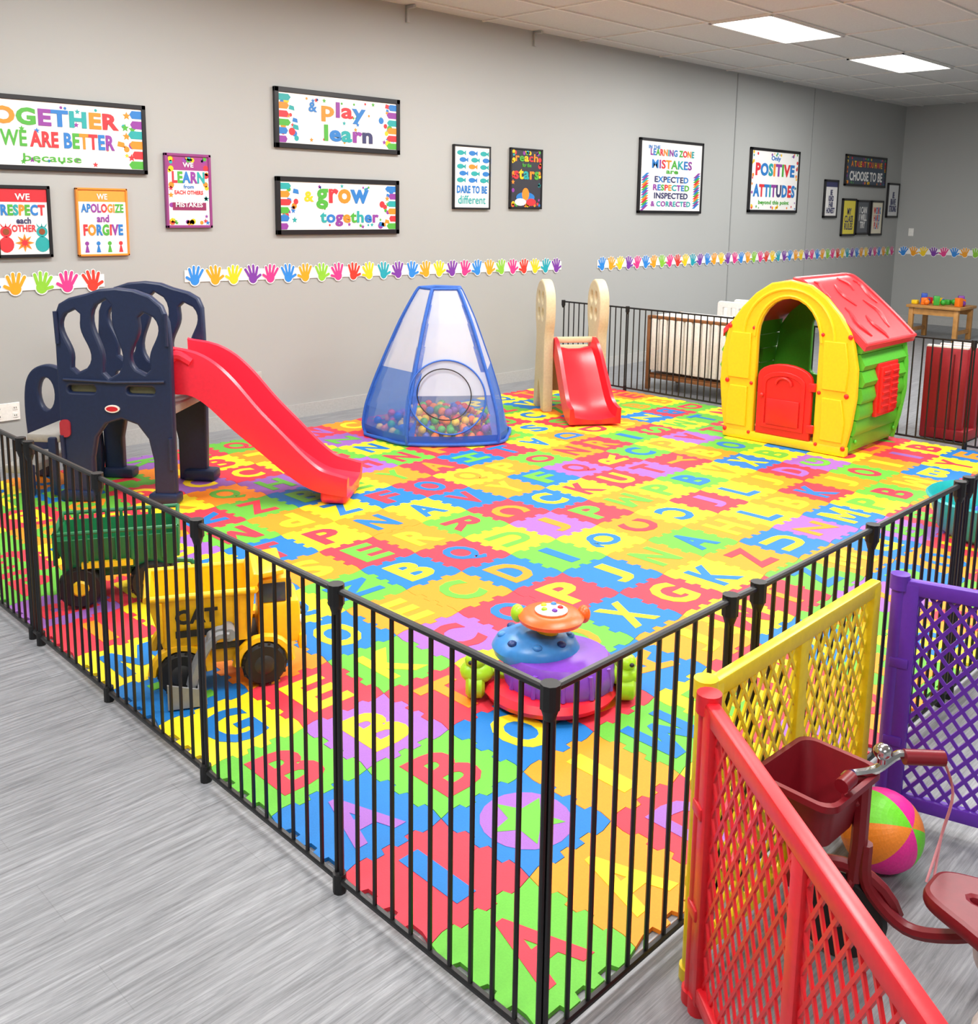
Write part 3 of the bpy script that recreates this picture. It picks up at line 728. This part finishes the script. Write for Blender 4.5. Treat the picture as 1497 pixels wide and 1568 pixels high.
# ------------------------------------------------------------------ crib / cot behind fence
WD=M('#8a5a34',.5,'brown_wood',var=.15,scale=20); WHC=M('#efece6',.7,'white_padding'); WHG=M('#b9b5ae',.7,'padding_seam')
b=MB(); x0,x1,y0,y1=7.64,8.15,4.58,5.48
for x in (x0,x1):
    for y in (y0,y1): b.box((x,y,.355),(.04,.04,.71),WD,bev=.006)
for x in (x0,x1): b.box((x,(y0+y1)/2,.13),(.03,y1-y0,.035),WD,bev=.005)
for y in (y0,y1): b.box(((x0+x1)/2,y,.13),(x1-x0,.03,.035),WD,bev=.005)
nb=9
b.box((x0+.0,(y0+y1)/2,.44),(.03,y1-y0-.05,.50),WHG)
for i in range(nb): 
    yy=y0+.03+(y1-y0-.06)*(i+.5)/nb
    b.box((x0-.016,yy,.44),(.04,(y1-y0-.06)/nb-.018,.50),WHC,bev=.014)
b.box((x0-.01,(y0+y1)/2,.70),(.05,y1-y0,.03),WD,bev=.008)
b.box(((x0+x1)/2,(y0+y1)/2,.68),(x1-x0-.04,y1-y0-.02,.07),WHC,bev=.03)
for y in (y0+.01,y1-.01): b.box(((x0+x1)/2,y,.44),(x1-x0-.08,.05,.48),WHC,bev=.01)
b.box((x1-.02,(y0+y1)/2,.44),(.03,y1-y0-.08,.46),WHC,bev=.01)
b.box(((x0+x1)/2,(y0+y1)/2,.15),(x1-x0-.02,y1-y0-.02,.02),WD)
b.build('padded_wooden_crib',40)
b=MB(); b.M=frame((8.75,4.95,0),90)
for sy in (0,.3): 
    hs=[rrect(-.26+.09*i,.66,-.26+.09*i+.05,.76,.01) for i in range(6)]
    b.shape(rrect(-.3,.0,.3,.82,.03),hs,.03,WHT,TR(Vector((0,sy,0)))@RX90,bev=.006)
for sx in (-.285,.285): b.box((sx,.15,.40),(.03,.3,.76),WHT,bev=.006)
b.box((0,.15,.3),(.56,.3,.02),WHT); b.box((0,.15,.02),(.56,.3,.02),WHT)
b.build('white_plastic_crate',40)
RC=M('#981824',.45,'red_cabinet')
b=MB()
for i in range(3):
    b.box((7.60+.16*i,2.72-.035*i,.355),(.06,.30,.70),RC,rot=(0,.0,.1),bev=.01)
    b.box((7.60+.16*i,2.72-.035*i,.71),(.055,.29,.012),WHT,rot=(0,0,.1))
b.box((7.78,2.68,.05),(.44,.3,.08),RC,bev=.01); b.box((7.78,2.85,.35),(.4,.02,.66),RC,bev=.006)
for q in range(2): b.box((7.568,2.66+.1*q,.36),(.008,.008,.6),M('#6a0f16',.5))
b.build('red_storage_rack',40)
LW=M('#c08a4a',.45,'light_wood',var=.15,scale=15)
b=MB(); b.box((13.93,5.13,.45),(.62,.72,.04),LW,bev=.008)
for x in (13.68,14.18):
    for y in (4.83,5.43): b.box((x,y,.215),(.06,.06,.43),LW,bev=.005)
for x in (13.68,14.18): b.box((x,5.13,.38),(.03,.56,.08),LW)
for y in (4.83,5.43): b.box((13.93,y,.12),(.46,.03,.05),LW)
b.build('wooden_play_table')
b=MB()
for i in range(22):
    x=random.uniform(13.7,14.15);y=random.uniform(4.83,5.43);h=random.uniform(.05,.16)
    if i%3: b.box((x,y,.471+h/2),(.08,.08,h),random.choice(bcol),rot=(0,0,random.random()*3),bev=.01)
    else: b.sph((x,y,.471+.04),.04,random.choice(bcol),n=12,k=8)
b.build('table_top_toy_blocks')
# ------------------------------------------------------------------ posters
WP=TR(Vector((0,W-.002,0)))@RX90
FK=M('#17161a',.35,'poster_frame_black'); PW=M('#f0efec',.35,'poster_white',var=.01,bump=0)
C=lambda h: M(h,.4,'print_'+h[1:],var=.02,bump=0)
cr,co_,cy2,cg,cb,cp,cc,cn=C('#d8343c'),C('#f08a28'),C('#f2c21e'),C('#4ea83c'),C('#2c78c0'),C('#8c3c98'),C('#28a0a0'),C('#3a3c66')
RB=[cp,cb,cg,cr,co_,cc]
def star(cx,cy,r,n=5): return [(cx+(r if k%2==0 else r*.45)*math.cos(k*PI/n+PI/2),cy+(r if k%2==0 else r*.45)*math.sin(k*PI/n+PI/2)) for k in range(2*n)]
def poster(name,x0,x1,z0,z1,fmat,bg,texts,deco='dots',fw=.022,banner=None,seed=1,off=0):
    rr=random.Random(seed)
    b=MB(); b.M=WP
    d=.028
    w,h=x1-x0,z1-z0; cx,cz=(x0+x1)/2,(z0+z1)/2
    b.box((cx,cz,.010),(w-.01,h-.01,.018),bg)
    for sx in (-1,1): b.box((cx+sx*(w/2-fw/2),cz,d/2),(fw,h,d),fmat,bev=.003,seg=1)
    for sz in (-1,1): b.box((cx,cz+sz*(h/2-fw/2),d/2),(w,fw,d),fmat,bev=.003,seg=1)
    ix0,ix1,iz0,iz1=x0+fw,x1-fw,z0+fw,z1-fw; iw,ih=ix1-ix0,iz1-iz0
    zz=.0196
    if banner: 
        b.ng([(ix0,iz1-ih*banner[1]),(ix1,iz1-ih*banner[1]),(ix1,iz1),(ix0,iz1)],zz,banner[0])
    if deco=='dots':
        for i in range(40):
            side=i%4; u=rr.random(); e=rr.uniform(.02,.06)
            px,pz={0:(u,e),1:(u,1-e),2:(e*ih/iw,u),3:(1-e*ih/iw,u)}[side]
            r=rr.uniform(.014,.026)*min(1,w/.6+.3); X=ix0+px*iw; Z=iz0+pz*ih
            X=min(max(X,ix0+r),ix1-r); Z=min(max(Z,iz0+r),iz1-r)
            b.ng(ell(X,Z,r,r,10) if i%3 else star(X,Z,r*1.1),zz+.0002*(i%4+1),rr.choice(RB+[cy2]))
    elif deco=='ends':
        for s_ in (0,1):
            for i in range(16):
                u=rr.uniform(.0,.12); 
                X=(ix0+.03+u*iw) if s_==0 else (ix1-.03-u*iw); Z=iz0+.03+(ih-.06)*rr.random()
                r=rr.uniform(.014,.03)
                b.ng(rr.choice([ell(X,Z,r,r,12),star(X,Z,r),[(X-r,Z-r*.4),(X+r,Z-r*.7),(X+r*.8,Z+r*.5),(X-r*.7,Z+r*.8)]]),zz+.0002*(i%5+1),rr.choice(RB+[cy2]))
            Xa=ix0 if s_==0 else ix1; sg=1 if s_==0 else -1
            for q in range(6):
                Z=iz0+ih*(q+.05)/6; l_=iw*rr.uniform(.06,.1)
                b.ng([(Xa,Z),(Xa+sg*l_*.8,Z+.0*ih),(Xa+sg*l_,Z+ih*.07),(Xa+sg*l_*.8,Z+ih*.13),(Xa,Z+ih*.13)],zz+.0014,RB[(q+s_*2)%6])
        for i in range(18):
            X=ix0+iw*rr.uniform(.16,.84); Z=iz0+ih*rr.choice([rr.uniform(.05,.12),rr.uniform(.88,.94),rr.uniform(.3,.7)]); b.ng(ell(X,Z,.010,.010,8) if i%2 else star(X,Z,.02),zz+.0004,rr.choice(RB))
    elif deco=='diag':
        for i in range(14):
            u=i/14
            for s_ in (0,1):
                X=ix0+.01 if s_==0 else ix1-.16
                Z=iz0+ih*(u if s_==0 else 1-u)*.5
                if Z+.05>iz1: continue
                b.ng([(X,Z),(X+.05,Z+.0),(X+.15,Z+.06),(X+.10,Z+.06)],zz+.0002,RB[i%6])
    for t in texts:
        s_,fx,fz,tw,th_,cs=t[:6]
        b.text(s_,ix0+fx*iw,iz0+fz*ih,tw*iw,th_*ih,cs,z=zz+.0025,th=.0006,bold=(t[6] if len(t)>6 else .03))
    return b
poster('a',1.98,3.185,1.885,2.345,FK,PW,[('TOGETHER',.46,.76,.80,.27,[cc,co_,cg,cp,cb,cc,co_,cr],.045),('WE',.265,.42,.14,.25,[cg],.02),('ARE BETTER',.59,.42,.48,.25,[cr,cr,cr,cb,cg,co_,cr,cb,cp],.04),('because',.47,.13,.32,.12,[cg],.01)],'ends',seed=3,fw=.03).build('framed_poster_together')
b=poster('b',2.17,2.515,1.335,1.79,FK,PW,[('WE',.5,.88,.3,.1,[PW],.02),('RESPECT',.5,.68,.9,.17,[cb,cg,cc,co_,cg,cb,cr],.045),('each',.5,.52,.3,.10,[cn]),('OTHER',.5,.40,.5,.11,[cr])],'none',banner=(C('#c82a34'),.2))
for sx,m_ in ((-1,cr),(1,cc)):
    X=2.342+sx*.11; b.ng(ell(X,1.50,.035,.035,16),.021,m_); b.ng(ell(X,1.42,.045,.05,16),.021,m_); b.ng(ell(X,1.50,.02,.02,12),.0225,C('#8a4a2a'))
    for q in (-1,0,1): b.ng([(X+q*.02-.006,1.53),(X+q*.02+.006,1.53),(X+q*.035,1.555)],.021,m_)
b.ng(star(2.342,1.43,.06,8),.0212,co_); b.ng(star(2.342,1.43,.035,8),.0216,cr); b.build('framed_poster_respect')
b=poster('c',2.68,3.03,1.335,1.785,C('#e88a30'),PW,[('WE',.5,.90,.22,.09,[PW],.02),('APOLOGIZE',.5,.72,.9,.14,[cb,cb,cp,cp,cr,co_,co_,cg,cg],.035),('and',.5,.56,.26,.12,[cp]),('FORGIVE',.5,.38,.84,.18,[cr,co_,cb,cg,cr,cp,cb],.045)],'none',fw=.014,banner=(C('#f09a3c'),.18))
for i in range(4):
    b.ng(ell(2.74+.077*i,1.42,.014,.014,12),.021,RB[i]); b.ng([(2.725+.077*i,1.36),(2.755+.077*i,1.36),(2.745+.077*i,1.405),(2.735+.077*i,1.405)],.021,RB[i])
b.build('framed_poster_apologize')
b=poster('d',3.31,3.665,1.52,2.04,C('#8a3a78'),PW,[('WE',.5,.88,.26,.07,[PW],.02),('LEARN',.5,.70,.8,.17,[cr,cg,cb,cp,cc],.045),('from',.5,.565,.25,.06,[cb],.02),('EACH OTHERS',.5,.48,.7,.06,[cr]),('MISTAKES',.5,.30,.66,.07,[PW],.02)],'dots',fw=.02,banner=(C('#9a3c80'),.2))
b.ng([(3.36,1.645),(3.62,1.645),(3.62,1.70),(3.36,1.70)],.0212,C('#8a2a5a')); b.build('framed_poster_learn')
poster('e',4.21,5.435,2.125,2.575,FK,PW,[('play',.53,.70,.38,.42,[co_,cp,cr,cb],.03),('learn',.57,.26,.42,.34,[cg,cb,cc,cp,cn],.04),('&',.27,.76,.07,.2,[cb])],'ends',seed=5,fw=.038).build('framed_poster_play_learn')
poster('f',4.21,5.425,1.465,1.91,FK,PW,[('grow',.52,.66,.46,.44,[cg,cr,co_,cb],.035),('together',.58,.24,.52,.34,[cc,cb,cp,co_,cg],.035),('&',.23,.70,.08,.22,[cy2])],'ends',seed=8,fw=.038).build('framed_poster_grow_together')
b=poster('g',6.055,6.52,1.68,2.25,FK,PW,[('DARE TO BE',.5,.30,.88,.13,[cb],.045),('different',.5,.13,.8,.14,[cc],.01)],'none',fw=.016)
for r_ in range(5):
    for c_ in range(3):
        X=6.14+.145*c_+(.03 if r_%2 else 0); Z=1.94+.06*r_; m_=co_ if (r_==2 and c_==1) else (cb if (r_+c_)%2 else cc)
        b.ng(ell(X,Z,.044,.022,14),.021,m_); b.ng([(X+.035,Z),(X+.066,Z+.024),(X+.066,Z-.024)],.021,m_)
b.build('framed_poster_fish')
b=poster('h',6.785,7.235,1.69,2.26,FK,C('#34343c'),[('reach',.5,.87,.76,.14,[co_,cg,cy2,cr],.03),('for the',.5,.74,.3,.07,[cg]),('stars',.5,.58,.84,.18,[cr,cy2,cc,co_,cg],.03)],'dots',fw=.016)
b.ng(ell(7.0,1.80,.13,.05,20),.0215,cb); b.ng(ell(7.0,1.83,.05,.06,16),.0218,co_); b.ng(ell(6.93,1.755,.08,.035,16),.022,PW); b.ng(ell(7.08,1.755,.07,.035,16),.022,cr)
b.build('framed_poster_reach_stars')
poster('i',8.80,10.035,1.665,2.475,FK,PW,[('IN THE',.2,.92,.18,.05,[cb]),('LEARNING ZONE',.5,.85,.72,.10,RB,.035),('MISTAKES',.5,.68,.66,.13,[cb,cp,cr,co_,cg,cc],.025),('are',.5,.57,.2,.05,[cg]),('EXPECTED',.5,.46,.56,.09,[cn,cb],.03),('RESPECTED',.5,.34,.6,.09,RB,.03),('INSPECTED',.5,.22,.56,.09,[cn],.03),('& CORRECTED',.5,.10,.66,.08,[cp,cc],.03)],'diag',fw=.03).build('framed_poster_mistakes')
poster('j',11.095,12.345,1.69,2.495,FK,PW,[('Only',.5,.88,.2,.10,[cb]),('POSITIVE',.5,.69,.84,.22,[cr,cb,cc,co_,cp,cg,cr,cb],.045),('ATTITUDES',.5,.33,.9,.22,[cb,cr,cb,cc,cp,cn],.045),('beyond this point',.5,.12,.66,.09,[cg])],'dots',fw=.035).build('framed_poster_positive')
poster('k',13.70,15.06,2.09,2.535,FK,C('#3c4a5c'),[('A TALENT YOU HAVE',.5,.75,.8,.22,[co_,cy2,cr]),('CHOOSE TO BE',.5,.3,.84,.36,[PW])],'dots',fw=.03).build('framed_poster_choose')
poster('l',13.11,13.52,1.63,2.16,FK,PW,[('BE\nKIND\nFAIR\nHONEST',.5,.42,.7,.7,[cn])],'none',fw=.03,banner=(cn,.15)).build('small_class_poster')
poster('m',13.69,14.13,1.37,1.91,FK,C('#e8d84a'),[('MY\nCLASS\nRULES',.5,.45,.7,.65,[cn],.02)],'none',fw=.03).build('small_class_poster')
poster('n',14.16,14.58,1.385,1.895,FK,C('#5a5f66'),[('I CAN\nI WILL\nTRY',.5,.5,.7,.7,[PW],.02)],'none',fw=.03).build('small_class_poster')
poster('o',14.64,15.06,1.37,1.895,FK,C('#e6e0c8'),[('WORK\nHARD\nPLAY',.5,.5,.7,.7,[cr,cb],.02)],'none',fw=.03).build('small_class_poster')
poster('p',15.18,15.60,1.64,2.17,FK,C('#d8dada'),[('BE\nBRAVE\nSTRONG',.5,.45,.7,.65,[cn])],'none',fw=.03).build('small_class_poster')
# ------------------------------------------------------------------ handprint border
HC=[C(h) for h in ('#2e86d8','#f0a020','#f2cc20','#7a3aa0','#e03a86','#2e86d8','#f0a020','#8ac83a','#e03a86','#d83a2c','#f2cc20','#20a0b0','#7a3aa0')]
HWm=C('#f2f2f0')
def hand(b,x,z,s,m,rot,mir):
    T0=b.M.copy(); b.M=b.M@TR(Vector((x,z,0)))@Matrix.Rotation(rot,4,'Z')@Matrix.Diagonal((s*mir,s,1,1))
    for mm,g,zz in ((HWm,.010,.006),(m,0,.008)):
        b.ng(ell(0,-.02,.044+g,.048+g,18),zz,mm)
        for k,(a,l) in enumerate(((.42,.08),(.15,.095),(-.12,.093),(-.4,.075))):
            bx=-.033+.022*k; dx,dz=-math.sin(a),math.cos(a); w=.0125+g*.6
            p0=(bx,.0); p1=(bx+dx*l,dz*l)
            nx,nz=dz,-dx
            pts=[(p0[0]-nx*w,p0[1]-nz*w),(p0[0]+nx*w,p0[1]+nz*w)]+[(p1[0]+nx*w*math.cos(t)+dx*w*math.sin(t),p1[1]+nz*w*math.cos(t)+dz*w*math.sin(t)) for t in [PI*i/6 for i in range(7)]]
            b.ng(pts,zz+.0002*(k+1),mm)
        a=-1.15; dx,dz=-math.sin(a),math.cos(a); w=.013+g*.6; nx,nz=dz,-dx; p0=(.025,-.03); p1=(.025+dx*.06,-.03+dz*.06)
        pts=[(p0[0]-nx*w,p0[1]-nz*w),(p0[0]+nx*w,p0[1]+nz*w)]+[(p1[0]+nx*w*math.cos(t)+dx*w*math.sin(t),p1[1]+nz*w*math.cos(t)+dz*w*math.sin(t)) for t in [PI*i/6 for i in range(7)]]
        b.ng(pts,zz+.001,mm)
    b.M=T0
def border(name,T,x0,x1,zc0,zc1,h=.085):
    b=MB(); b.M=T
    nn=12
    pts=[(x0+(x1-x0)*i/nn,zc0+(zc1-zc0)*i/nn-h/2) for i in range(nn+1)]+[(x1-(x1-x0)*i/nn,zc1-(zc1-zc0)*i/nn+h/2) for i in range(nn+1)]
    b.shape(pts,[],.004,HWm,TR(Vector((0,0,.003))))
    n=int((x1-x0)/.155)
    for i in range(n):
        t=(i+.5)/n; hand(b,x0+(x1-x0)*t,zc0+(zc1-zc0)*t-.012,.82,HC[i%13],random.uniform(-.18,.18),1 if i%2 else -1)
    return b.build(name)
border('handprint_border_strip',WP,1.2,2.85,1.165,1.17)
border('handprint_border_strip',WP,3.44,7.57,1.175,1.13)
border('handprint_border_strip',WP,8.15,15.6,1.125,1.12)
border('handprint_border_strip',TR(Vector((XR-.002,0,0)))@Matrix.Rotation(-PI/2,4,'Z')@RX90,-6.5,-2.0,1.12,1.165)
# ------------------------------------------------------------------ outlets, switch, brackets
OW=M('#efeee9',.4,'outlet_white')
b=MB(); b.M=WP; b.box((2.17,.35,.004),(.16,.115,.008),OW,bev=.002,seg=1)
for x in (2.12,2.22):
    for z in (.325,.375): b.box((x,z,.009),(.03,.028,.004),OW); b.box((x-.006,z,.0115),(.003,.01,.002),BLK); b.box((x+.006,z,.0115),(.003,.01,.002),BLK)
b.build('electrical_outlet')
b=MB(); b.M=TR(Vector((XR-.002,0,0)))@Matrix.Rotation(-PI/2,4,'Z')@RX90; b.box((-6.33,1.42,.004),(.08,.12,.008),OW,bev=.002,seg=1); b.box((-6.33,1.42,.012),(.02,.04,.012),OW); b.build('light_switch')
for x in (5.53,7.10):
    b=MB(); b.M=WP; b.box((x,3.27,.012),(.03,.12,.024),WM,bev=.003); b.box((x,3.33,.05),(.03,.02,.1),WM,bev=.003); b.build('ceiling_hanger_bracket')
b=MB(); b.M=WP; b.box((4.02,.36,.004),(.07,.11,.008),M('#b5b3ae',.4),bev=.002,seg=1); b.box((4.02,.38,.009),(.03,.028,.004),M('#a5a39e',.4)); b.box((4.02,.34,.009),(.03,.028,.004),M('#a5a39e',.4)); b.build('electrical_outlet')
# ------------------------------------------------------------------ camera
cd=bpy.data.cameras.new('camera'); cd.sensor_fit='HORIZONTAL'; cd.sensor_width=36; cd.lens=1878/1876*36; cd.shift_y=-(982.5-714)/1876; cd.clip_start=.05
co=bpy.data.objects.new('camera',cd); col.objects.link(co)
R=Matrix.Rotation(math.radians(-45),3,'Z')@Matrix.Rotation(math.radians(90-9.43),3,'X')@Matrix.Rotation(math.radians(0.8),3,'Z')
co.matrix_world=TR(Vector((0,0,1.68)))@R.to_4x4()
bpy.context.scene.camera=co
bpy.context.scene.view_settings.view_transform='Standard'
